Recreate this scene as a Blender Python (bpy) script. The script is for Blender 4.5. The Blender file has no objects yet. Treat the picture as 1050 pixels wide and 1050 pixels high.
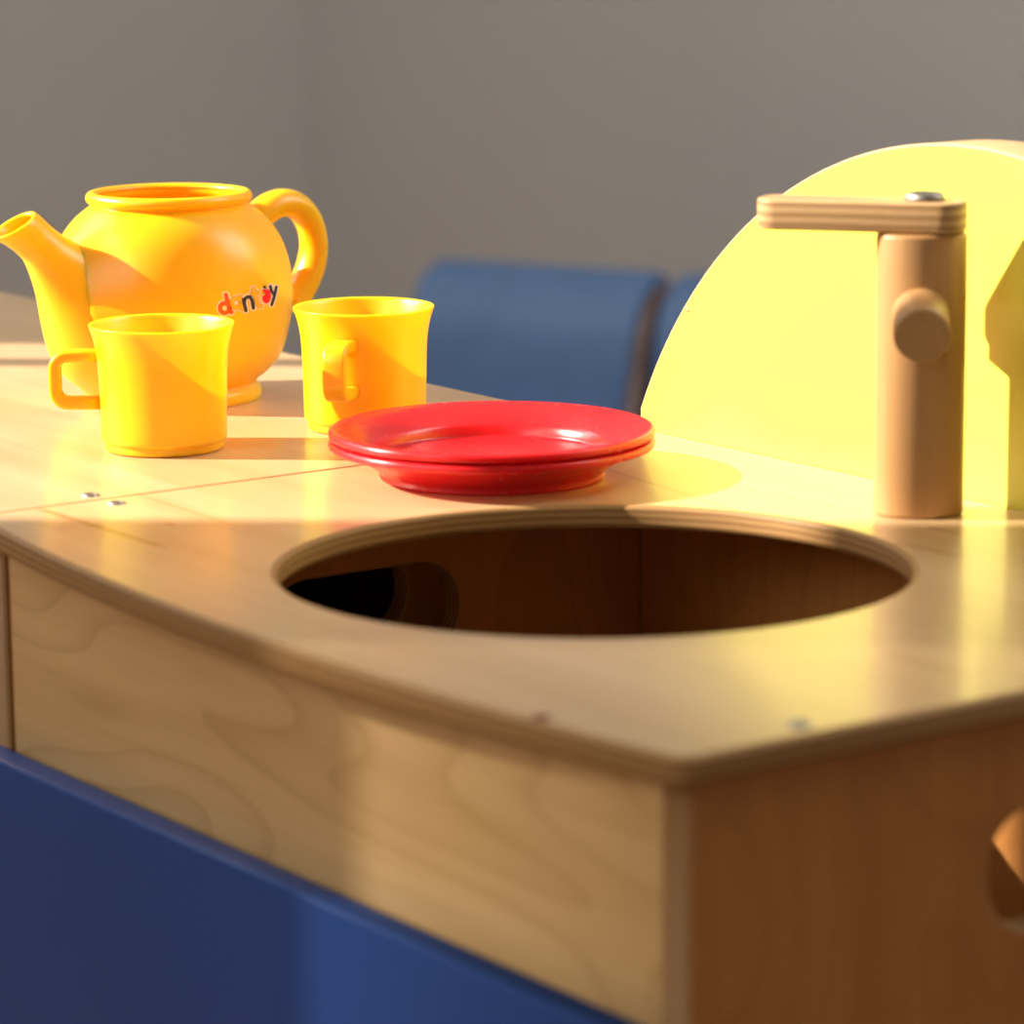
import bpy, bmesh, math
from math import sin, cos, pi, radians, sqrt, atan2
from mathutils import Matrix, Vector

scene = bpy.context.scene
COL = scene.collection
ZT = 0.60                       # worktop height above the floor
CAM_H = ZT + 0.25
AZ = radians(35.5)              # the kitchen is turned on the floor
OX, OY = 0.0453, 0.9292         # front corner of the sink unit

# ------------------------------------------------------------------ helpers
def tag(o, label=None, cat=None, group=None, kind=None):
    if label: o['label'] = label
    if cat: o['category'] = cat
    if group: o['group'] = group
    if kind: o['kind'] = kind
    return o

def empty(name, loc=(0, 0, 0), rz=0.0):
    o = bpy.data.objects.new(name, None)
    o.location = loc
    o.rotation_euler = (0, 0, rz)
    COL.objects.link(o)
    return o

def link(name, bm, mats, parent=None, M=None, smooth=False):
    me = bpy.data.meshes.new(name)
    bmesh.ops.recalc_face_normals(bm, faces=bm.faces)
    if smooth:
        for f in bm.faces: f.smooth = True
    bm.to_mesh(me); bm.free()
    if not isinstance(mats, (list, tuple)): mats = [mats]
    for m in mats: me.materials.append(m)
    o = bpy.data.objects.new(name, me)
    COL.objects.link(o)
    if parent is not None:
        o.parent = parent
    if M is not None:
        o.matrix_local = M
    return o

def frame(ax, ay, az, org):
    """matrix whose columns are the axes of a part inside its thing"""
    return Matrix(((ax[0], ay[0], az[0], org[0]), (ax[1], ay[1], az[1], org[1]),
                   (ax[2], ay[2], az[2], org[2]), (0, 0, 0, 1)))

def area2(p):
    return sum(p[i][0]*p[(i+1) % len(p)][1]-p[(i+1) % len(p)][0]*p[i][1] for i in range(len(p)))

def slab(bm, outline, t, r=0.001, holes=(), seg=3, mtop=0, medge=1, mbot=None, z0=0.0):
    """a board cut to an outline with eased edges; faces up +z"""
    mbot = mtop if mbot is None else mbot
    rf = r if callable(r) else (lambda x, y: r)
    loops = []
    for k, lp in enumerate([outline]+list(holes)):
        lp = list(lp)
        if (area2(lp) > 0) != (k == 0): lp.reverse()
        loops.append(lp)
    tops, bots = [], []
    for lp in loops:
        n = len(lp)
        inn = []
        for i in range(n):
            a = Vector(lp[i-1][:2]); b = Vector(lp[i][:2]); c = Vector(lp[(i+1) % n][:2])
            d1 = (b-a).normalized(); d2 = (c-b).normalized()
            n1 = Vector((-d1.y, d1.x)); n2 = Vector((-d2.y, d2.x))
            m = (n1+n2)
            m = m.normalized() if m.length > 1e-9 else n1
            inn.append(m/max(0.35, m.dot(n1)))
        prof = []
        for j in range(seg+1):
            a = pi/2*j/seg
            prof.append((1-sin(a), 0, 1-cos(a)))
        for j in range(seg+1):
            a = pi/2*j/seg
            prof.append((1-cos(a), 1, -(1-sin(a))))
        rings = []
        for (ins, top, dz) in prof:
            ring = []
            for i, p in enumerate(lp):
                rr = rf(p[0], p[1])
                q = Vector(p[:2])+inn[i]*rr*ins
                ring.append(bm.verts.new((q.x, q.y, z0+(t if top else 0)+dz*rr)))
            rings.append(ring)
        for a, b in zip(rings[:-1], rings[1:]):
            for i in range(n):
                j = (i+1) % n
                f = bm.faces.new((a[i], a[j], b[j], b[i]))
                f.material_index = medge; f.smooth = True
        bots.append(rings[0]); tops.append(rings[-1])
    for rs, mi in ((tops, mtop), (bots, mbot)):
        es = []
        for ring in rs:
            for i in range(len(ring)):
                e = bm.edges.get((ring[i], ring[(i+1) % len(ring)]))
                es.append(e)
        res = bmesh.ops.triangle_fill(bm, use_beauty=True, use_dissolve=False, edges=es)
        for g in res['geom']:
            if isinstance(g, bmesh.types.BMFace):
                g.material_index = mi; g.smooth = False
    return bm

def rrect(x0, y0, x1, y1, r, n=6):
    pts = []
    for cx, cy, a0 in ((x1-r, y0+r, -pi/2), (x1-r, y1-r, 0), (x0+r, y1-r, pi/2), (x0+r, y0+r, pi)):
        for k in range(n+1):
            a = a0+pi/2*k/n
            pts.append((cx+r*cos(a), cy+r*sin(a)))
    return pts

def circle(cx, cy, r, n=64):
    return [(cx+r*cos(2*pi*k/n), cy+r*sin(2*pi*k/n)) for k in range(n)]

def catmull(pts, n=6):
    out = []
    m = len(pts)
    P = [Vector(p) for p in pts]
    for i in range(m-1):
        p0 = P[max(i-1, 0)]; p1 = P[i]; p2 = P[i+1]; p3 = P[min(i+2, m-1)]
        for k in range(n):
            t = k/n
            out.append(0.5*((2*p1)+(p2-p0)*t+(2*p0-5*p1+4*p2-p3)*t*t+(3*p1-p0-3*p2+p3)*t**3))
    out.append(P[-1])
    return out

def lathe(bm, prof, n=96):
    """surface of revolution; profile points (r, z); r = 0 closes the end"""
    rings = []
    for (r, z) in prof:
        if r < 1e-7:
            rings.append([bm.verts.new((0, 0, z))])
        else:
            rings.append([bm.verts.new((r*cos(2*pi*k/n), r*sin(2*pi*k/n), z)) for k in range(n)])
    for a, b in zip(rings[:-1], rings[1:]):
        for k in range(n):
            j = (k+1) % n
            if len(a) == 1 and len(b) == 1: continue
            if len(a) == 1: f = bm.faces.new((a[0], b[j], b[k]))
            elif len(b) == 1: f = bm.faces.new((a[k], a[j], b[0]))
            else: f = bm.faces.new((a[k], a[j], b[j], b[k]))
            f.smooth = True
    return bm

def sweep(bm, sections, close=(True, True)):
    """sections: list of vertex-position rings of equal length"""
    rings = [[bm.verts.new(p) for p in s] for s in sections]
    n = len(rings[0])
    for a, b in zip(rings[:-1], rings[1:]):
        for k in range(n):
            j = (k+1) % n
            f = bm.faces.new((a[k], a[j], b[j], b[k])); f.smooth = True
    if close[0]: bm.faces.new(rings[0]).smooth = True
    if close[1]: bm.faces.new(rings[-1]).smooth = True
    return bm

def boxm(bm, x0, y0, z0, x1, y1, z1):
    r = bmesh.ops.create_cube(bm, size=1)
    for v in r['verts']:
        v.co = Vector((x0+(v.co.x+.5)*(x1-x0), y0+(v.co.y+.5)*(y1-y0), z0+(v.co.z+.5)*(z1-z0)))
    return bm

# ---------------------------------------------------------------- materials
def new_mat(name):
    m = bpy.data.materials.new(name); m.use_nodes = True
    nt = m.node_tree
    for n in list(nt.nodes): nt.nodes.remove(n)
    out = nt.nodes.new('ShaderNodeOutputMaterial')
    b = nt.nodes.new('ShaderNodeBsdfPrincipled')
    nt.links.new(b.outputs[0], out.inputs[0])
    return m, nt, b, out

def setp(b, **k):
    for key, v in k.items():
        b.inputs[key.replace('_', ' ')].default_value = v

def math_node(nt, op, a, b=None, clamp=False):
    n = nt.nodes.new('ShaderNodeMath'); n.operation = op; n.use_clamp = clamp
    for i, v in enumerate((a, b)):
        if v is None: continue
        if hasattr(v, 'links'): nt.links.new(v, n.inputs[i])
        else: n.inputs[i].default_value = v
    return n.outputs[0]

def ramp(nt, fac, stops):
    n = nt.nodes.new('ShaderNodeValToRGB')
    el = n.color_ramp.elements
    el[0].position, el[0].color = stops[0][0], (*stops[0][1], 1)
    el[1].position, el[1].color = stops[-1][0], (*stops[-1][1], 1)
    for p, c in stops[1:-1]:
        e = el.new(p); e.color = (*c, 1)
    nt.links.new(fac, n.inputs[0])
    return n.outputs[0]

def noise(nt, vec, scale, detail=3, rough=.5, dist=0.0):
    n = nt.nodes.new('ShaderNodeTexNoise')
    n.inputs['Scale'].default_value = scale
    n.inputs['Detail'].default_value = detail
    n.inputs['Roughness'].default_value = rough
    n.inputs['Distortion'].default_value = dist
    nt.links.new(vec, n.inputs['Vector'])
    return n.outputs['Fac']

def mixc(nt, fac, a, b, mode='MIX'):
    n = nt.nodes.new('ShaderNodeMix'); n.data_type = 'RGBA'; n.blend_type = mode
    for s, v in ((0, fac), (6, a), (7, b)):
        if hasattr(v, 'links'): nt.links.new(v, n.inputs[s])
        else: n.inputs[s].default_value = v if s == 0 else (*v, 1)
    return n.outputs[2]

def wood(name, light, dark, axis='Y', rough=.32, coat=.0, streaks=(), wave=0.0, spec=.5, warp=0.02, streak_col=(.33, .15, .045)):
    m, nt, b, out = new_mat(name)
    tc = nt.nodes.new('ShaderNodeTexCoord')
    mp = nt.nodes.new('ShaderNodeMapping')
    nt.links.new(tc.outputs['Object'], mp.inputs[0])
    s = {'X': (3, 38, 38), 'Y': (38, 3, 38), 'Z': (38, 38, 3)}[axis]
    mp.inputs['Scale'].default_value = s
    f1 = noise(nt, mp.outputs[0], 1.0, 4, .55, .4)
    mp2 = nt.nodes.new('ShaderNodeMapping')
    nt.links.new(tc.outputs['Object'], mp2.inputs[0])
    s2 = {'X': (14, 420, 420), 'Y': (420, 14, 420), 'Z': (420, 420, 14)}[axis]
    mp2.inputs['Scale'].default_value = s2
    f2 = noise(nt, mp2.outputs[0], 1.0, 2, .6)
    f = math_node(nt, 'ADD', math_node(nt, 'MULTIPLY', f1, .75), math_node(nt, 'MULTIPLY', f2, .25))
    c = ramp(nt, f, [(.34, dark), (.62, light)])
    if wave > 0:                      # cathedral growth lines
        mp3 = nt.nodes.new('ShaderNodeMapping')
        nt.links.new(tc.outputs['Object'], mp3.inputs[0])
        mp3.inputs['Scale'].default_value = {'X': (5, 16, 16), 'Y': (16, 5, 16), 'Z': (16, 16, 5)}[axis]
        g = noise(nt, mp3.outputs[0], 1.0, 1, .4, .2)
        g = math_node(nt, 'FRACT', math_node(nt, 'MULTIPLY', g, 9.0))
        g = math_node(nt, 'POWER', g, 5.0)
        c = mixc(nt, math_node(nt, 'MULTIPLY', g, wave), c, tuple(x*y for x, y in zip(dark, (.72, .62, .5))))
    if streaks:
        sep = nt.nodes.new('ShaderNodeSeparateXYZ')
        nt.links.new(tc.outputs['Object'], sep.inputs[0])
        tot = None
        for (v0, v1, u0, u1, w, amt) in streaks:
            # line centre drifts from v0 at u0 to v1 at u1
            k = (v1-v0)/(u1-u0)
            lin = math_node(nt, 'ADD', math_node(nt, 'MULTIPLY', sep.outputs['Y'], -k), sep.outputs['X'])
            d = math_node(nt, 'ABSOLUTE', math_node(nt, 'SUBTRACT', lin, v0-k*u0))
            a = math_node(nt, 'SUBTRACT', 1.0, math_node(nt, 'DIVIDE', d, w), True)
            uc, uh = (u0+u1)/2, abs(u1-u0)/2
            e = math_node(nt, 'DIVIDE', math_node(nt, 'ABSOLUTE', math_node(nt, 'SUBTRACT', sep.outputs['Y'], uc)), uh)
            e = math_node(nt, 'MULTIPLY', math_node(nt, 'SUBTRACT', 1.0, e, True), 4.0)
            e = math_node(nt, 'MINIMUM', e, 1.0)
            a = math_node(nt, 'MULTIPLY', math_node(nt, 'MULTIPLY', a, e), amt)
            tot = a if tot is None else math_node(nt, 'MAXIMUM', tot, a)
        c = mixc(nt, tot, c, streak_col)
    nt.links.new(c, b.inputs['Base Color'])
    setp(b, Roughness=rough, Coat_Weight=coat, Coat_Roughness=.12)
    b.inputs['Specular IOR Level'].default_value = spec
    return m

def ply(name, light, dark, pitch=.0027, rough=.5, axis='Z'):
    m, nt, b, out = new_mat(name)
    tc = nt.nodes.new('ShaderNodeTexCoord')
    sep = nt.nodes.new('ShaderNodeSeparateXYZ')
    nt.links.new(tc.outputs['Object'], sep.inputs[0])
    nz = noise(nt, tc.outputs['Object'], 60, 2)
    z = math_node(nt, 'ADD', math_node(nt, 'DIVIDE', sep.outputs[axis], pitch), math_node(nt, 'MULTIPLY', nz, .25))
    f = math_node(nt, 'FRACT', z)
    c = ramp(nt, f, [(0, light), (.42, light), (.52, dark), (.9, dark), (1, light)])
    nz2 = noise(nt, tc.outputs['Object'], 260, 2)
    c = mixc(nt, math_node(nt, 'MULTIPLY', nz2, .35), c, tuple(x*.6 for x in light))
    nt.links.new(c, b.inputs['Base Color'])
    setp(b, Roughness=rough)
    b.inputs['Specular IOR Level'].default_value = .25
    return m

def plastic(name, col, rough=.3, sss=.0, radius=(1, .5, .1), scale=.003, var=.04, spec=.5, trans=0.0, tcol=None):
    m, nt, b, out = new_mat(name)
    tc = nt.nodes.new('ShaderNodeTexCoord')
    f = noise(nt, tc.outputs['Object'], 35, 2)
    c = ramp(nt, f, [(.3, tuple(x*(1-var) for x in col)), (.7, tuple(min(1, x*(1+var)) for x in col))])
    nt.links.new(c, b.inputs['Base Color'])
    r = math_node(nt, 'ADD', math_node(nt, 'MULTIPLY', noise(nt, tc.outputs['Object'], 90, 3), .1), rough-.05)
    nt.links.new(r, b.inputs['Roughness'])
    b.inputs['Specular IOR Level'].default_value = spec
    if sss > 0:
        setp(b, Subsurface_Weight=sss, Subsurface_Scale=scale)
        b.inputs['Subsurface Radius'].default_value = radius
    if trans > 0:
        t = nt.nodes.new('ShaderNodeBsdfTranslucent')
        t.inputs['Color'].default_value = (*(tcol or col), 1)
        mx = nt.nodes.new('ShaderNodeMixShader'); mx.inputs[0].default_value = trans
        nt.links.new(b.outputs[0], mx.inputs[1]); nt.links.new(t.outputs[0], mx.inputs[2])
        nt.links.new(mx.outputs[0], out.inputs[0])
    return m

def paint(name, col, rough=.6, bump=.0, var=.03, scale=8, spec=.5):
    m, nt, b, out = new_mat(name)
    tc = nt.nodes.new('ShaderNodeTexCoord')
    f = noise(nt, tc.outputs['Object'], scale, 3)
    c = ramp(nt, f, [(.3, tuple(x*(1-var) for x in col)), (.7, tuple(x*(1+var) for x in col))])
    nt.links.new(c, b.inputs['Base Color'])
    setp(b, Roughness=rough)
    b.inputs['Specular IOR Level'].default_value = spec
    if bump:
        bp = nt.nodes.new('ShaderNodeBump'); bp.inputs['Strength'].default_value = bump
        bp.inputs['Distance'].default_value = .002
        nt.links.new(noise(nt, tc.outputs['Object'], 400, 2), bp.inputs['Height'])
        nt.links.new(bp.outputs[0], b.inputs['Normal'])
    return m

def metal(name, col, rough):
    m, nt, b, out = new_mat(name)
    tc = nt.nodes.new('ShaderNodeTexCoord')
    f = noise(nt, tc.outputs['Object'], 300, 2)
    c = ramp(nt, f, [(.3, tuple(x*.85 for x in col)), (.7, col)])
    nt.links.new(c, b.inputs['Base Color'])
    setp(b, Roughness=rough, Metallic=1.0)
    return m

BIRCH_L, BIRCH_D = (.66, .450, .250), (.56, .365, .180)
STREAKS = [(.0335, .0345, .438, .335, .0026, 1.0), (.0775, .0752, .437, .36, .0011, .8),
           (.0572, .0574, .3715, .3785, .0016, .9),
           (.2548, .2305, .385, .215, .0012, .8), (.2444, .2474, .188, .150, .0026, .8),
           (.2731, .2727, .201, .181, .0022, .8), (.128, .1292, .062, .024, .005, .4),
           (.1500, .1490, .08, .02, .003, .3), (.2050, .2040, .09, .01, .003, .4),
           (.012, .009, .30, .12, .0012, .25)]
M_TOP = wood('birch_worktop', BIRCH_L, BIRCH_D, 'Y', rough=.31, coat=.24, streaks=STREAKS)
M_TOP2 = wood('birch_counter', BIRCH_L, BIRCH_D, 'Y', rough=.31, coat=.24)
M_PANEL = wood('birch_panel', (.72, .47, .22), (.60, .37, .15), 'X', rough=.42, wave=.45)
M_PANEL_SHADE = wood('birch_panel_shade', (.53, .235, .062), (.45, .185, .045), 'Y', rough=.45, wave=.3)  # same birch, with the shade of unlit sides and interior put into the colour
M_EDGE = ply('birch_ply_edge', (.42, .235, .090), (.27, .135, .045), rough=.6)
M_EDGE18 = ply('thick_ply_edge', (.66, .45, .24), (.50, .31, .14), pitch=.006)
M_SPOUT = wood('birch_spout', (.58, .36, .17), (.50, .29, .125), 'X', rough=.38)
M_POST = wood('beech_post', (.50, .27, .105), (.43, .22, .08), 'Z', rough=.42)
M_DOWEL = wood('beech_dowel', (.50, .275, .11), (.42, .225, .085), 'Z', rough=.45)
M_YPAINT = paint('yellow_laminate', (.73, .69, .085), .40, var=.02)
M_BLUE = paint('blue_laminate', (.020, .072, .30), .42, var=.05, spec=.2)
M_YELLOW = plastic('yellow_plastic', (.95, .52, .004), .32, sss=1.0, radius=(1, .70, .08), scale=.0045)
M_RED = plastic('red_plastic', (.72, .012, .018), .26, sss=.7, radius=(1, .12, .05), scale=.005)
M_STEEL = metal('dull_steel', (.42, .41, .39), .4)
M_BOLT = metal('dark_bolt_steel', (.30, .275, .25), .5)
M_WALL = paint('grey_wall_paint', (.40, .39, .37), .85, bump=.1, var=.03, scale=1.3)
M_CEIL = paint('white_ceiling_paint', (.7, .69, .66), .9)
M_FLOOR = wood('floor_boards', (.46, .24, .09), (.36, .17, .06), 'X', rough=.5)
M_FABRIC = paint('blue_vinyl', (.085, .155, .30), .55, bump=.2, var=.06, scale=20, spec=.3)
M_DARKWOOD = wood('dark_chair_wood', (.12, .07, .055), (.08, .045, .035), 'Z', rough=.5)
M_PLUG = wood('red_brown_plug', (.25, .07, .04), (.18, .05, .03), 'X', rough=.5)

# ------------------------------------------------------------- the sink unit
TH = .009                                       # worktop thickness
HX, HY = None, None
def to_unit(x, y):                              # floor point -> (depth v, width u) in the unit's own frame
    dx, dy = x-OX, y-OY
    return dx*cos(AZ)+dy*sin(AZ), -dx*sin(AZ)+dy*cos(AZ)
hv, hu = to_unit(.0283, 1.188)
SLOT = rrect(.119, ZT-.0755, .210, ZT-.0375, .0185)

sink = empty('toy_sink_unit', (OX, OY, 0), AZ)
tag(sink, 'birch plywood toy sink unit with a round open bowl hole and blue door', 'toy kitchen')

def bow(u): return -.0145*(1-((u-.195)/.195)**2)
pts = [(bow(u)+(.0 if u > .012 else .0), u) for u in [.006+.428*k/40 for k in range(41)]]
pts = [(.006, -.001), (.002, .0004), (-.0003, .0030)]+pts+[(.321, .434), (.321, -.001)]
bm = bmesh.new()
slab(bm, pts, TH, r=lambda x, y: .0006 if y > .4335 else .0022, holes=[circle(hv, hu, .1095, 128)], seg=4)
link('worktop', bm, [M_TOP, M_EDGE], sink, Matrix.Translation((0, 0, ZT-TH)))

def side_panel(root, u_hi, v0=.006, v1=.318, slot=True, name='side_panel', z1=ZT-TH-.0002, t=.011):
    bm = bmesh.new()
    out = [(v0, 0), (v1, 0), (v1, z1), (v0, z1)]
    slab(bm, out, t, r=.0012, holes=[SLOT] if slot else [])
    # local x -> depth, y -> up, thickness -> towards -u
    return link(name, bm, [M_PANEL_SHADE, M_EDGE], root, frame((1, 0, 0), (0, 0, 1), (0, -1, 0), (0, u_hi, 0)))
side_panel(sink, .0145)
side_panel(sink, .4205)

def face_panel(root, name, u0, u1, z0, z1, v, t, mats, r=.001, parentless=False):
    bm = bmesh.new()
    slab(bm, [(u0, z0), (u1, z0), (u1, z1), (u0, z1)], t, r=r)
    return link(name, bm, mats, root, frame((0, 1, 0), (0, 0, 1), (1, 0, 0), (v, 0, 0)))
face_panel(sink, 'front_panel', .0160, .4080, .05, ZT-TH-.0002, .0072, .009, [M_PANEL, M_EDGE])
face_panel(sink, 'back_panel', .0160, .4080, .03, ZT-TH-.0002, .301, .009, [M_PANEL_SHADE, M_EDGE])
bm = bmesh.new(); slab(bm, [(.017, .016), (.300, .016), (.300, .4085), (.017, .4085)], .009, r=.0008)
link('bottom_panel', bm, [M_PANEL_SHADE, M_EDGE], sink, Matrix.Translation((0, 0, ZT-.40)))
door = face_panel(sink, 'door', .0062, .4190, .06, ZT-.0835, -.0062, .0118, [M_BLUE, M_BLUE], r=.0016)
door['label'] = 'dark blue door'
# barrel hinges on the hidden hinge side of the door
def screw(root, v, u, z, r=.0035, mat=M_STEEL, name='screw'):
    bm = bmesh.new()
    lathe(bm, [(0, -.002), (r*.9, -.002), (r, .0001), (r*.95, .0006), (r*.55, .0008), (r*.5, .0002), (0, .0002)], 24)
    return link(name, bm, mat, root, Matrix.Translation((v, u, z)))
s = screw(sink, .062, .4235, ZT); s['label'] = 'steel screw head'
s = screw(sink, .0505, .0095, ZT, .0036); s['label'] = 'steel screw head'
s = screw(sink, -.0032, .0600, ZT, .0028, M_PLUG, 'wood_plug'); s['label'] = 'reddish brown wood plug'

# ------------------------------------------------------- the counter next door
ctr = empty('toy_counter_unit', (OX, OY, 0), AZ)
tag(ctr, 'birch plywood toy counter unit under the teapot, left of the sink unit', 'toy kitchen')
bm = bmesh.new()
slab(bm, [(.0078, .4356), (.321, .4356), (.321, 1.12), (.0078, 1.12)], TH, r=lambda x, y: .0006 if y < .436 else .0022, seg=4)
link('worktop', bm, [M_TOP2, M_EDGE], ctr, Matrix.Translation((0, 0, ZT-TH)))
side_panel(ctr, .4580, v0=.014)
side_panel(ctr, 1.105, v0=.014, slot=False)
face_panel(ctr, 'front_panel', .4595, 1.0925, .05, ZT-TH-.0002, .0152, .009, [M_PANEL, M_EDGE])
face_panel(ctr, 'back_panel', .4595, 1.0925, .03, ZT-TH-.0002, .301, .009, [M_PANEL_SHADE, M_EDGE])
bm = bmesh.new(); slab(bm, [(.025, .4595), (.300, .4595), (.300, 1.0925), (.025, 1.0925)], .009, r=.0008)
link('bottom_panel', bm, [M_PANEL_SHADE, M_EDGE], ctr, Matrix.Translation((0, 0, ZT-.40)))
s = screw(ctr, .062, .4440, ZT); s['label'] = 'steel screw head'

# ------------------------------------------------------------ yellow backboard
board = empty('backboard', (OX, OY, 0), AZ)
tag(board, 'bright yellow rounded backboard standing behind the wooden tap', 'backboard')
cu, cr, ctop = .2383, .2168, .1333
zc = ctop-cr
n = 72
th0 = math.acos((.4345-cu)/cr)
arc = [(cu+cr*cos(th0+(pi-2*th0)*k/n), zc+cr*sin(th0+(pi-2*th0)*k/n)) for k in range(n+1)]
pts = [(2*cu-.4345, -.12), (.4345, -.12)]+arc
bm = bmesh.new()
slab(bm, pts, .026, r=.0008, mtop=1, medge=1, mbot=0)
link('board', bm, [M_YPAINT, M_EDGE18], board, frame((0, 1, 0), (0, 0, 1), (1, 0, 0), (.3215, 0, ZT)))
bm = bmesh.new()
lathe(bm, [(0, .0004), (.0009, .0003), (.0012, -.0002), (.0012, -.002), (0, -.002)], 16)
link('nail_head', bm, paint('nail_olive', (.42, .37, .12), .5), board, frame((0, 1, 0), (0, 0, 1), (-1, 0, 0), (.3215, .4022, ZT+.054)))['label'] = 'tiny painted nail head'

# -------------------------------------------------------------- wooden tap
tap = empty('toy_tap', (.1505, 1.2768, ZT))
tag(tap, 'wooden toy tap with flat swivel spout standing behind the sink hole', 'tap')
R = .0166
bm = bmesh.new()
def sell(a, b, n=72, e=.86):
    return [(a*math.copysign(abs(cos(t))**e, cos(t)), b*math.copysign(abs(sin(t))**e, sin(t))) for t in [2*pi*k/n for k in range(n)]]
slab(bm, sell(R, .0130, e=.97), .1046, r=.0016, medge=0, seg=4)
link('post', bm, M_POST, tap)
bm = bmesh.new()
w = .0110
out = []
def corner(cx, cy, r, a0):
    return [(cx+r*cos(a0+pi/2*k/8), cy+r*sin(a0+pi/2*k/8)) for k in range(9)]
out += corner(.0610-.0085, -w+.0085, .0085, -pi/2)+corner(.0610-.0085, w-.0085, .0085, 0)
out += corner(-.0160+.0085, w-.0085, .0085, pi/2)+corner(-.0160+.0085, -w+.0085, .0085, pi)
slab(bm, out, .0112, r=.0012)
spout_ang = radians(162)
sp = link('spout', bm, [M_SPOUT, ply('spout_ply_edge', (.58, .36, .17), (.36, .20, .085), .0037)], tap,
          Matrix.Translation((0, 0, .1050)) @ Matrix.Rotation(spout_ang, 4, 'Z'))
bm = bmesh.new()
lathe(bm, [(0, 0), (.0072, 0), (.0074, .0008), (.0070, .0022), (.0060, .0029), (.0040, .0030), (.0036, .0022), (0, .0022)], 40)
link('bolt', bm, M_BOLT, tap, Matrix.Translation((.0008, 0, .1162)))['label'] = 'dark steel bolt head'
bm = bmesh.new()
rk = .0103
lathe(bm, [(0, 0), (rk, 0), (rk, .0555), (rk-.0004, .0564), (rk-.0012, .0570), (0, .0570)], 48)
bm.normal_update()
for f in bm.faces:
    if abs(f.normal.z) > .95: f.smooth = False
kd = Vector((-.09, -.98, -.16)).normalized()
q = kd.to_track_quat('Z', 'Y').to_matrix().to_4x4()
link('handle', bm, M_DOWEL, tap, Matrix.Translation(Vector((.0015, .020, .0805))) @ q)

# -------------------------------------------------------------------- teapot
TPX, TPY = -.1517, 1.5640
pot = empty('teapot', (TPX, TPY, ZT), atan2(TPX, -TPY)*-1)
# local -y looks at the viewer of the tea table
pot.rotation_euler = (0, 0, atan2(-TPX, TPY)*1.0)
tag(pot, 'yellow plastic toy teapot without a lid, with a colourful sticker', 'teapot')
prof_key = [(.0385, 0), (.0393, .0018), (.0389, .0048), (.0370, .0075), (.0390, .0098), (.0428, .0128), (.0466, .0170), (.0497, .0225),
            (.0528, .0340), (.0543, .0460), (.0535, .0575), (.0508, .0680), (.0470, .0757), (.0422, .0815), (.0372, .0857),
            (.0348, .0874)]
prof_o = [(p.x, p.y) for p in catmull([(*p, 0) for p in prof_key], 5)]
rim = [(.0345+.0026*sin(a), .0907-.0027*cos(a)) for a in [radians(20+k*20) for k in range(13)]]
inner = catmull([(.0322, .0915, 0), (.0324, .0885, 0), (.0354, .0850, 0), (.0406, .0804, 0), (.0456, .0746, 0), (.0495, .0668, 0), (.0521, .0570, 0), (.0529, .046, 0), (.0514, .034, 0),
                 (.0480, .023, 0), (.0420, .014, 0), (.0330, .0105, 0), (0, .0100, 0)], 4)
bm = bmesh.new()
lathe(bm, [(0, .0012), (.0345, .0012), (.0360, 0)]+prof_o+rim+[(p.x, p.y) for p in inner], 192)
body_bm, N_OUT = bm, 1+192*(2+len(prof_o))
def pot_r(z):
    for (r0, z0), (r1, z1) in zip(prof_o[:-1], prof_o[1:]):
        if z0 <= z <= z1 and z1 > z0:
            return r0+(r1-r0)*(z-z0)/(z1-z0)
    return prof_o[-1][0]
PXM = .4380e-3
def P2(px, py):                 # side-elevation drawing of the pot: axis at 175.8, foot at 407.5
    x = (px-175.8)*PXM
    return Vector((x/cos(TURN), 0, (407.5-py)*PXM - x*math.tan(TURN)*.165))
TURN = radians(33)              # spout and handle lie on one line through the pot, turned on the table
def tube_sections(path, n=28, flat=1.0):
    """path: (point, radius) in the x-z plane; returns rings"""
    pts = catmull([(*p, 0)[:3] for p, r in path], 6)
    rad = catmull([(r, 0, 0) for p, r in path], 6)
    secs = []
    for i, p in enumerate(pts):
        a = pts[max(i-1, 0)]; b = pts[min(i+1, len(pts)-1)]
        d = (b-a).normalized()
        nx = Vector((0, 1, 0)); ny = d.cross(nx).normalized()
        secs.append((p, d, nx, ny, rad[i].x))
    return secs
def ring(c, nx, ny, ra, rb, n=32):
    return [c+nx*ra*cos(2*pi*k/n)+ny*rb*sin(2*pi*k/n) for k in range(n)]
# spout: wide at the body, narrowing, then a slanted flared mouth
path = [(P2(138, 372), .0160), (P2(116, 362), .0200), (P2(100, 345), .0212), (P2(87, 320), .0190), (P2(72, 292), .0147), (P2(58, 268), .0115), (P2(48, 253), .0098)]
secs = tube_sections(path)
rings = [ring(p, nx, ny, r, r, 48) for i, (p, d, nx, ny, r) in enumerate(secs)]
# the moulded spout runs into the body with a fillet: both surfaces swell where they meet
FIL = .016
RT = Matrix.Rotation(TURN, 4, 'Z')
def swell(a):
    h = max(FIL-abs(a), 0)/FIL
    return h*h*FIL/4
for (p, d, nx, ny, r), rg in zip(secs, rings):
    for k, q in enumerate(rg):
        sd = math.hypot(q.x, q.y)-pot_r(max(.004, min(.086, q.z)))
        rg[k] = q+(q-p).normalized()*swell(sd)
body_bm.verts.ensure_lookup_table()
axis = [(RT @ p, r) for p, d, nx, ny, r in secs]
for v in body_bm.verts[:N_OUT]:
    if v.co.z < .006: continue
    best = 1.0
    for (a, ra), (b, rb) in zip(axis[:-1], axis[1:]):
        t = max(0, min(1, (v.co-a).dot(b-a)/(b-a).length_squared))
        best = min(best, (v.co-a.lerp(b, t)).length-(ra+(rb-ra)*t))
    if best < FIL:
        v.co += (v.co-Vector((0, 0, .046))).normalized()*swell(best)
link('body', body_bm, M_YELLOW, pot)
mouth_c = P2(22.5, 231.5); mdir = Vector((-.46, 0, .888)); mside = Vector((0, 1, 0))
last = secs[-1]
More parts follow.
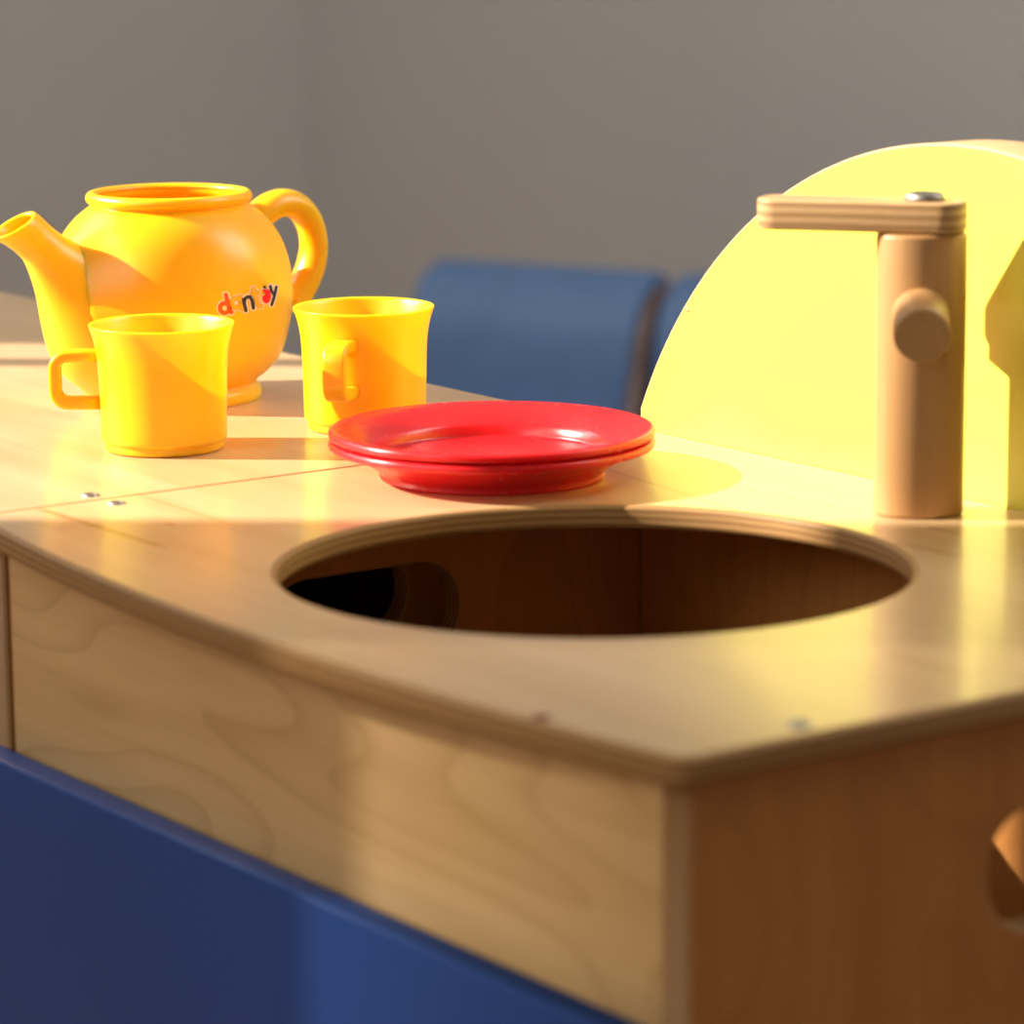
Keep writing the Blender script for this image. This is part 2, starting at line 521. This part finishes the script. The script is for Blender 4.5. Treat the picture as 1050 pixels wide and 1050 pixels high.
def blend(c, d, ra, rb):
    ny = d.normalized().cross(mside).normalized()
    return ring(c, mside, ny, ra, rb, 48)
rings.append(blend(P2(40, 245.5), last[1].lerp(mdir, .45), .0084, .0098))
rings.append(blend(P2(33, 239.5), last[1].lerp(mdir, .8), .0084, .0104))
rings.append(blend(P2(27, 235), mdir, .0084, .0111))
rings.append(blend(mouth_c-mdir*.0006, mdir, .0084, .0112))
rings.append(blend(mouth_c, mdir, .0080, .0108))
rings.append(blend(mouth_c-mdir*.0002, mdir, .0070, .0096))
rings.append(blend(mouth_c-mdir*.0010, mdir, .0065, .0089))
rings.append(blend(P2(29, 236.5), mdir, .0063, .0083))
rings.append(blend(P2(36, 243), last[1].lerp(mdir, .7), .0065, .0070))
rings.append(blend(P2(43, 250.0), last[1].lerp(mdir, .3), .0066, .0066))
rings.append(blend(P2(54, 266), last[1], .0072, .0072))
rings.append(blend(P2(66, 289), last[1], .0085, .0085))
bm = bmesh.new(); sweep(bm, rings, (False, True))
link('spout', bm, M_YELLOW, pot, Matrix.Rotation(TURN, 4, 'Z'))
path = [(P2(262, 225), .0066), (P2(277, 211), .0066), (P2(293, 204.5), .0064), (P2(309, 208), .0062), (P2(321, 223), .0060), (P2(326, 245), .0060),
        (P2(323, 268), .0062), (P2(313, 292), .0063), (P2(299, 312), .0065)]
bm = bmesh.new()
sweep(bm, [ring(p, nx, ny, r*1.25, r) for p, d, nx, ny, r in tube_sections(path)])
link('handle', bm, M_YELLOW, pot, Matrix.Rotation(TURN, 4, 'Z'))
# sticker: cut-out word mark lying on the body
def on_pot(X, Y, off):
    px, py = 210+X/11.667, 280+Y/11.667
    sx = max(-.98, min(.98, (px-176.3)/124.0))
    th = math.asin(sx)
    z = (407.5+18*cos(th)-py)*PXM
    r = pot_r(z)+off
    return Vector((r*sin(th), -r*cos(th), z))
def stroke_faces(bm, path, w, off, mi, seg=9):
    path = [Vector((*p, 0)) for p in path]
    # resample
    pts = [path[0]]
    for a, b in zip(path[:-1], path[1:]):
        k = max(1, int((b-a).length/14))
        pts += [a.lerp(b, (j+1)/k) for j in range(k)]
    L, Rr = [], []
    for i, p in enumerate(pts):
        d = (pts[min(i+1, len(pts)-1)]-pts[max(i-1, 0)]).normalized()
        nrm = Vector((-d.y, d.x, 0))*w/2
        L.append(p+nrm); Rr.append(p-nrm)
    for i in range(len(pts)-1):
        vs = [bm.verts.new(on_pot(q.x, q.y, off)) for q in (L[i], Rr[i], Rr[i+1], L[i+1])]
        bm.faces.new(vs).material_index = mi
    for p in (pts[0], pts[-1]):
        c = bm.verts.new(on_pot(p.x, p.y, off))
        rg = [bm.verts.new(on_pot(p.x+w/2*cos(2*pi*k/16), p.y+w/2*sin(2*pi*k/16), off)) for k in range(16)]
        for k in range(16):
            bm.faces.new((c, rg[k], rg[(k+1) % 16])).material_index = mi
def blob_faces(bm, poly, off, mi):
    cx = sum(p[0] for p in poly)/len(poly); cy = sum(p[1] for p in poly)/len(poly)
    N = 4
    for i in range(len(poly)):
        a, b = poly[i], poly[(i+1) % len(poly)]
        for k in range(N):
            t0, t1 = k/N, (k+1)/N
            q = [(cx+(a[0]-cx)*t0, cy+(a[1]-cy)*t0), (cx+(a[0]-cx)*t1, cy+(a[1]-cy)*t1), (cx+(b[0]-cx)*t1, cy+(b[1]-cy)*t1), (cx+(b[0]-cx)*t0, cy+(b[1]-cy)*t0)]
            if k == 0: q = q[:1]+q[1:3]
            bm.faces.new([bm.verts.new(on_pot(*p, off)) for p in q]).material_index = mi
def arcp(cx, cy, rx, ry, a0, a1, n=20):
    return [(cx+rx*cos(radians(a0+(a1-a0)*k/n)), cy+ry*sin(radians(a0+(a1-a0)*k/n))) for k in range(n+1)]
glyphs = [  # (paths, width, colour index)
    ([arcp(213, 436, 54, 58, 0, 360), [(233, 282), (252, 390), (275, 462), (290, 486)]], 52, 1),
    ([arcp(348, 378, 50, 56, 0, 360), [(398, 305), (404, 400), (420, 452)]], 40, 2),
    ([[(432, 338), (444, 400), (460, 470)], [(440, 372), (452, 330), (484, 308), (514, 312), (534, 350), (549, 440)]], 42, 3),
    ([[(560, 212), (574, 290), (592, 380), (612, 420), (640, 418)], [(540, 276), (608, 258)]], 40, 2),
    ([[(764, 186), (770, 240), (792, 278)], [(834, 192), (806, 290), (768, 404)]], 35, 3)]
apple = []
for k in range(48):
    a = 2*pi*k/48
    rx, ry = 58, 92
    x, y = 704+rx*cos(a), 296+ry*sin(a)
    if sin(a) < -.8: y += 16*(1-abs(cos(a))/.6)
    if cos(a) < 0: 
        d = math.exp(-((a-pi*1.08)/.32)**2)
        x += 44*d
    apple.append((x, y))
bm = bmesh.new()
for paths, wd, ci in glyphs:
    for p in paths: stroke_faces(bm, p, wd+34, .00006, 0)
blob_faces(bm, [(704+(x-704)*1.28, 290+(y-290)*1.18) for x, y in apple], .00007, 0)
blob_faces(bm, arcp(213, 436, 50, 54, 0, 342, 18), .00008, 4)
blob_faces(bm, arcp(348, 378, 48, 54, 0, 342, 18), .00008, 4)
for i, (paths, wd, ci) in enumerate(glyphs):
    if ci == 2:
        for p in paths: stroke_faces(bm, p, wd+12, .00013, 5)
    for p in paths: stroke_faces(bm, p, wd, .00018+.00003*(ci == 3), ci)
blob_faces(bm, apple, .00022, 6)
blob_faces(bm, [(684, 214), (668, 176), (690, 186)], .00026, 7)
blob_faces(bm, [(684, 214), (690, 180), (712, 172), (704, 198)], .00026, 7)
blob_faces(bm, [(676, 205), (700, 196), (722, 206), (700, 214)], .00026, 7)
def flat(name, c): return paint(name, c, .35, var=.02)
stk = link('sticker', bm, [flat('sticker_peach', (.95, .76, .52)), flat('sticker_orange_red', (.78, .075, .012)), flat('sticker_amber', (.92, .44, .012)),
                           flat('sticker_navy', (.025, .025, .05)), flat('sticker_cream', (.95, .70, .42)), flat('sticker_brown_line', (.36, .10, .01)),
                           flat('sticker_red', (.80, .015, .012)), flat('sticker_leaf', (.03, .035, .015))], pot)
stk['label'] = 'word mark sticker with a bitten red apple'

# --------------------------------------------------------------------- mugs
def make_mug(x, y, handle_dir, label):
    root = empty('mug', (x, y, ZT), handle_dir)          # handle on local +x
    tag(root, label, 'mug', 'yellow toy mugs')
    o = [(.0232, 0), (.0243, .0006), (.0247, .0018), (.0247, .0036), (.0255, .0043), (.0259, .0060), (.0262, .0200), (.0266, .0340), (.0271, .0405),
         (.0280, .0455), (.0290, .0490), (.0299, .0515), (.0299, .0521), (.0294, .0523)]
    i = [(.0287, .0513), (.0273, .0470), (.0262, .0420), (.0255, .0350), (.0251, .0200), (.0247, .0070), (.0236, .0050), (0, .0046)]
    bm = bmesh.new()
    pr = [(p.x, p.y) for p in catmull([(*p, 0) for p in o], 3)]+[(p.x, p.y) for p in catmull([(*p, 0) for p in i], 3)]
    lathe(bm, [(0, .0012), (.0215, .0012), (.0225, 0)]+pr, 96)
    link('cup', bm, M_YELLOW, root)
    # squared strap handle
    bm = bmesh.new()
    zt, zb, xo, rc = .0392, .0195, .0443, .0055
    path = [(.0255, zt)]+[(.034, zt)]
    path += [(xo-rc+rc*cos(a), zt-rc+rc*sin(a)) for a in [radians(90-15*k) for k in range(7)]]
    path += [(xo-rc+rc*cos(a), zb+rc+rc*sin(a)) for a in [radians(-15*k) for k in range(7)]]
    path += [(.034, zb), (.0252, zb)]
    P = [Vector((a, 0, b)) for a, b in path]
    secs = []
    ht, hw = .0024, .0050
    for k, p in enumerate(P):
        d = (P[min(k+1, len(P)-1)]-P[max(k-1, 0)]).normalized()
        nn = Vector((0, 1, 0)).cross(d)
        rr = rrect(-hw, -ht, hw, ht, .0013, 3)
        secs.append([p+Vector((0, 1, 0))*a+nn*b for a, b in rr])
    sweep(bm, secs)
    link('handle', bm, M_YELLOW, root)
    return root
make_mug(-.1434, 1.4312, radians(181), 'yellow toy mug standing in front of the teapot, handle to the left')
make_mug(-.0622, 1.4789, radians(270-14), 'yellow toy mug behind the red plates, handle facing forward')

# -------------------------------------------------------------------- plates
low = [(.0415, .0006), (.0424, 0), (.0440, 0), (.0446, .0008), (.0447, .0026), (.0465, .0044), (.0510, .0073), (.0560, .0099), (.0612, .0115), (.0634, .0119),
       (.0642, .0125), (.0645, .0137), (.0641, .0148), (.0628, .0154)]
upp = [(.0600, .0149), (.0560, .0137), (.0510, .0111), (.0482, .0093), (.0463, .0077), (.0451, .0052), (.0443, .0038), (.0400, .0035), (.0200, .0034), (0, .0034)]
def make_plate(dz, label):
    bm = bmesh.new()
    pr = [(0, .0008), (.0400, .0008)]+[(p.x, p.y) for p in catmull([(*p, 0) for p in low], 3)]+[(p.x, p.y) for p in catmull([(*p, 0) for p in upp], 3)]
    lathe(bm, pr, 120)
    o = link('plate', bm, M_RED)
    o.location = (-.0076, 1.3620, ZT+dz)
    tag(o, label, 'plate', 'stack of red toy plates')
make_plate(0.0, 'glossy red toy plate on the worktop, lower of the stack')
make_plate(.0043, 'glossy red toy plate resting on another one, upper of the stack')

# ------------------------------------------------------------- blue chairs
def make_chair(x, y, rz, label):
    root = empty('child_chair', (x, y, 0), rz)
    tag(root, label, 'chair', 'low blue chairs along the wall')
    W = .305
    ztop = ZT-.216
    # backrest: a padded slab that leans away and rolls over at the top
    key = [(.000, .16), (.004, .24), (.010, ztop-.075), (.022, ztop-.040), (.044, ztop-.014), (.078, ztop-.001), (.105, ztop-.008),
           (.118, ztop-.035), (.108, ztop-.10), (.098, .24), (.094, .16)]
    loop = [(p.x, p.y) for p in catmull([(*p, 0) for p in key], 4)]
    bm = bmesh.new()
    slab(bm, loop, W-.024, r=.009, seg=5, mtop=0, medge=0)
    for f in bm.faces: f.smooth = True
    # local x -> depth, y -> up, thickness -> along the row
    link('backrest', bm, M_FABRIC, root, frame((0, 1, 0), (0, 0, 1), (1, 0, 0), (0, 0, 0)))
    bm = bmesh.new()
    slab(bm, rrect(0.002, -.25, W-.026, -.002, .025), .06, r=.014, seg=4, medge=0)
    link('seat', bm, M_FABRIC, root, Matrix.Translation((0, 0, .150)))
    bm = bmesh.new()
    fr = [(-.24, .12), (.09, .12)]+[(a+(.0), b-.012) for a, b in reversed(loop[8:36]) if b > .2]+[(-.02, .20), (-.24, .17)]
    slab(bm, fr, .016, r=.002)
    link('side_frame', bm, [M_DARKWOOD, M_DARKWOOD], root, frame((0, 1, 0), (0, 0, 1), (1, 0, 0), (W-.0230, 0, 0)))
    bm = bmesh.new(); boxm(bm, .01, -.24, .125, W-.022, .09, .149)
    link('seat_frame', bm, M_DARKWOOD, root)
    for lx in (.03, W-.045):
        for ly in (-.22, .06):
            bm = bmesh.new()
            lathe(bm, [(0, 0), (.011, 0), (.016, .1245), (0, .1245)], 20)
            link('leg', bm, M_DARKWOOD, root, Matrix.Translation((lx, ly, 0)))
    return root
CD = Vector((cos(radians(-30)), sin(radians(-30)), 0))
c0 = Vector((-.1215, 3.810, 0))
make_chair(c0.x, c0.y, radians(-30), 'low blue padded chair in the background, seen between mug and backboard')
c1 = c0+CD*.305
make_chair(c1.x, c1.y, radians(-30), 'low blue padded chair mostly hidden behind the yellow backboard')

# ---------------------------------------------------------------- the room
K = Vector((-.293, 5.0, 0))
dl = Vector((-.814, -.581, 0)); dr = Vector((.581, -.814, 0))
WX = -1.9
H = 2.7
tl = (WX-K.x)/dl.x
J = K+dl*tl
def wall(name, a, b, t=.12):
    d = (b-a).normalized(); n = Vector((-d.y, d.x, 0))
    bm = bmesh.new()
    ps = [a, b, b+n*t, a+n*t]
    lo = [bm.verts.new((p.x, p.y, 0)) for p in ps]; hi = [bm.verts.new((p.x, p.y, H)) for p in ps]
    bm.faces.new(lo); bm.faces.new(hi)
    for i in range(4):
        j = (i+1) % 4; bm.faces.new((lo[i], lo[j], hi[j], hi[i]))
    o = link(name, bm, M_WALL); tag(o, kind='structure'); return o
RW = K+dr*5.2
wall('wall_back', K+dl*(tl+.3), K)
wall('wall_right', K, RW)
# window wall on the left: tall openings between piers
WIN = [(1.401, 1.861), (.55, 1.211)]
Z0, Z1 = .75, 2.45
bm = bmesh.new()
ys = [(-2.6, .55), (1.211, 1.401), (1.861, J.y+.1)]
for a, b in ys: boxm(bm, WX-.10, a, 0, WX, b, H)
for a, b in WIN:
    boxm(bm, WX-.10, a, 0, WX, b, Z0); boxm(bm, WX-.10, a, Z1, WX, b, H)
tag(link('wall_left', bm, M_WALL), kind='structure')
bm = bmesh.new()
ym = 1.795
boxm(bm, WX-.06, ym-.011, Z0, WX-.03, ym+.011, Z1)
M_WHITE = paint('white_frame', (.75, .74, .72), .5)
tag(link('window_1', bm, M_WHITE), kind='structure')
# second opening: an added, unseen sheet dims the sun and fades it out sideways
m, nt, b, out = new_mat('sun_dimming_sheet')
tc = nt.nodes.new('ShaderNodeTexCoord'); sep = nt.nodes.new('ShaderNodeSeparateXYZ')
nt.links.new(tc.outputs['Object'], sep.inputs[0])
rp = nt.nodes.new('ShaderNodeMapRange')
rp.inputs['From Min'].default_value = 1.08; rp.inputs['From Max'].default_value = 1.213
rp.inputs['To Min'].default_value = .0; rp.inputs['To Max'].default_value = .14
nt.links.new(sep.outputs['Y'], rp.inputs['Value'])
tr = nt.nodes.new('ShaderNodeBsdfTransparent'); mx = nt.nodes.new('ShaderNodeMixShader')
setp(b, Base_Color=(.8, .78, .74, 1), Roughness=.9)
nt.links.new(rp.outputs[0], mx.inputs[0]); nt.links.new(b.outputs[0], mx.inputs[1]); nt.links.new(tr.outputs[0], mx.inputs[2])
nt.links.new(mx.outputs[0], out.inputs[0])
bm = bmesh.new()
vs0 = [bm.verts.new((WX-.07, .55+.661*k/8, Z0)) for k in range(9)]
vs1 = [bm.verts.new((WX-.07, .55+.661*k/8, Z1)) for k in range(9)]
for k in range(8): bm.faces.new((vs0[k], vs0[k+1], vs1[k+1], vs1[k]))
tag(link('sun_dimmer', bm, m), kind='structure')

bm = bmesh.new(); boxm(bm, -2.2, -2.6, -.05, 3.6, 5.3, 0)
tag(link('floor', bm, M_FLOOR), kind='structure')
bm = bmesh.new()
boxm(bm, -2.1, -2.6, H, 3.6, 5.3, H+.05)
tag(link('ceiling', bm, M_CEIL), kind='structure')

# ------------------------------------------------------------------ lighting
SUN_EL, SUN_AZ = radians(29.2), radians(4)
sd = bpy.data.lights.new('sun', 'SUN'); sd.energy = 13.5; sd.angle = radians(.53); sd.color = (1.0, .91, .77)
so = bpy.data.objects.new('sun', sd); COL.objects.link(so)
so.rotation_euler = Vector((cos(SUN_EL)*cos(SUN_AZ), -cos(SUN_EL)*sin(SUN_AZ), -sin(SUN_EL))).to_track_quat('-Z', 'Y').to_euler()
so.location = (-4, 1.4, 3)
def area(name, loc, target, sx, sy, energy, col):
    d = bpy.data.lights.new(name, 'AREA'); d.shape = 'RECTANGLE'; d.size = sx; d.size_y = sy; d.energy = energy; d.color = col
    o = bpy.data.objects.new(name, d); COL.objects.link(o); o.location = loc
    o.rotation_euler = (Vector(target)-Vector(loc)).to_track_quat('-Z', 'Y').to_euler()
    return o
# added fill lamp before the solid left wall, nearer than the frame, lifts shade
area('left_fill', (WX+.02, -.6, 1.6), (0, -.6, 1.5), 1.7, 1.6, 35, (1.0, .95, .86))

area('wall_fill_rear', (WX+.02, 2.9, 1.75), (.5, 3.6, .9), 1.5, 1.6, 48, (1.0, .99, .97))  # added fill lamp that lifts the back walls and chairs; no window here
area('wall_fill_far', (1.35, 1.6, 1.95), (-.9, 4.3, 1.1), 1.0, 1.3, 31, (1.0, .99, .97))  # added fill lamp standing free in the room, evens out the back wall

wd = bpy.data.worlds.new('world'); scene.world = wd; wd.use_nodes = True
nt = wd.node_tree
for n in list(nt.nodes): nt.nodes.remove(n)
bg = nt.nodes.new('ShaderNodeBackground'); wo = nt.nodes.new('ShaderNodeOutputWorld')
bg.inputs[0].default_value = (1.0, .93, .82, 1); bg.inputs[1].default_value = .20
nt.links.new(bg.outputs[0], wo.inputs[0])

# -------------------------------------------------------------------- camera
cd = bpy.data.cameras.new('camera'); cam = bpy.data.objects.new('camera', cd); COL.objects.link(cam)
p, ro = radians(11.0), radians(-.5)
fw = Vector((0, cos(p), -sin(p))); up0 = Vector((0, sin(p), cos(p))); rt0 = Vector((1, 0, 0))
rt = rt0*cos(ro)+up0*sin(ro); up = -rt0*sin(ro)+up0*cos(ro)
cam.matrix_world = Matrix(((rt.x, up.x, -fw.x, 0), (rt.y, up.y, -fw.y, 0), (rt.z, up.z, -fw.z, CAM_H), (0, 0, 0, 1)))
cd.sensor_width = 36; cd.sensor_fit = 'HORIZONTAL'; cd.lens = 3600/1050*36
cd.clip_start = .05
cd.dof.use_dof = True; cd.dof.focus_distance = 1.47; cd.dof.aperture_fstop = 9.5
scene.camera = cam

vs = scene.view_settings
vs.view_transform = 'Standard'; vs.look = 'None'; vs.exposure = 0; vs.gamma = 1; vs.use_curve_mapping = False
cy = scene.cycles
cy.max_bounces = 10; cy.diffuse_bounces = 6; cy.transparent_max_bounces = 8
cy.use_denoising = True
cy.sample_clamp_indirect = 6
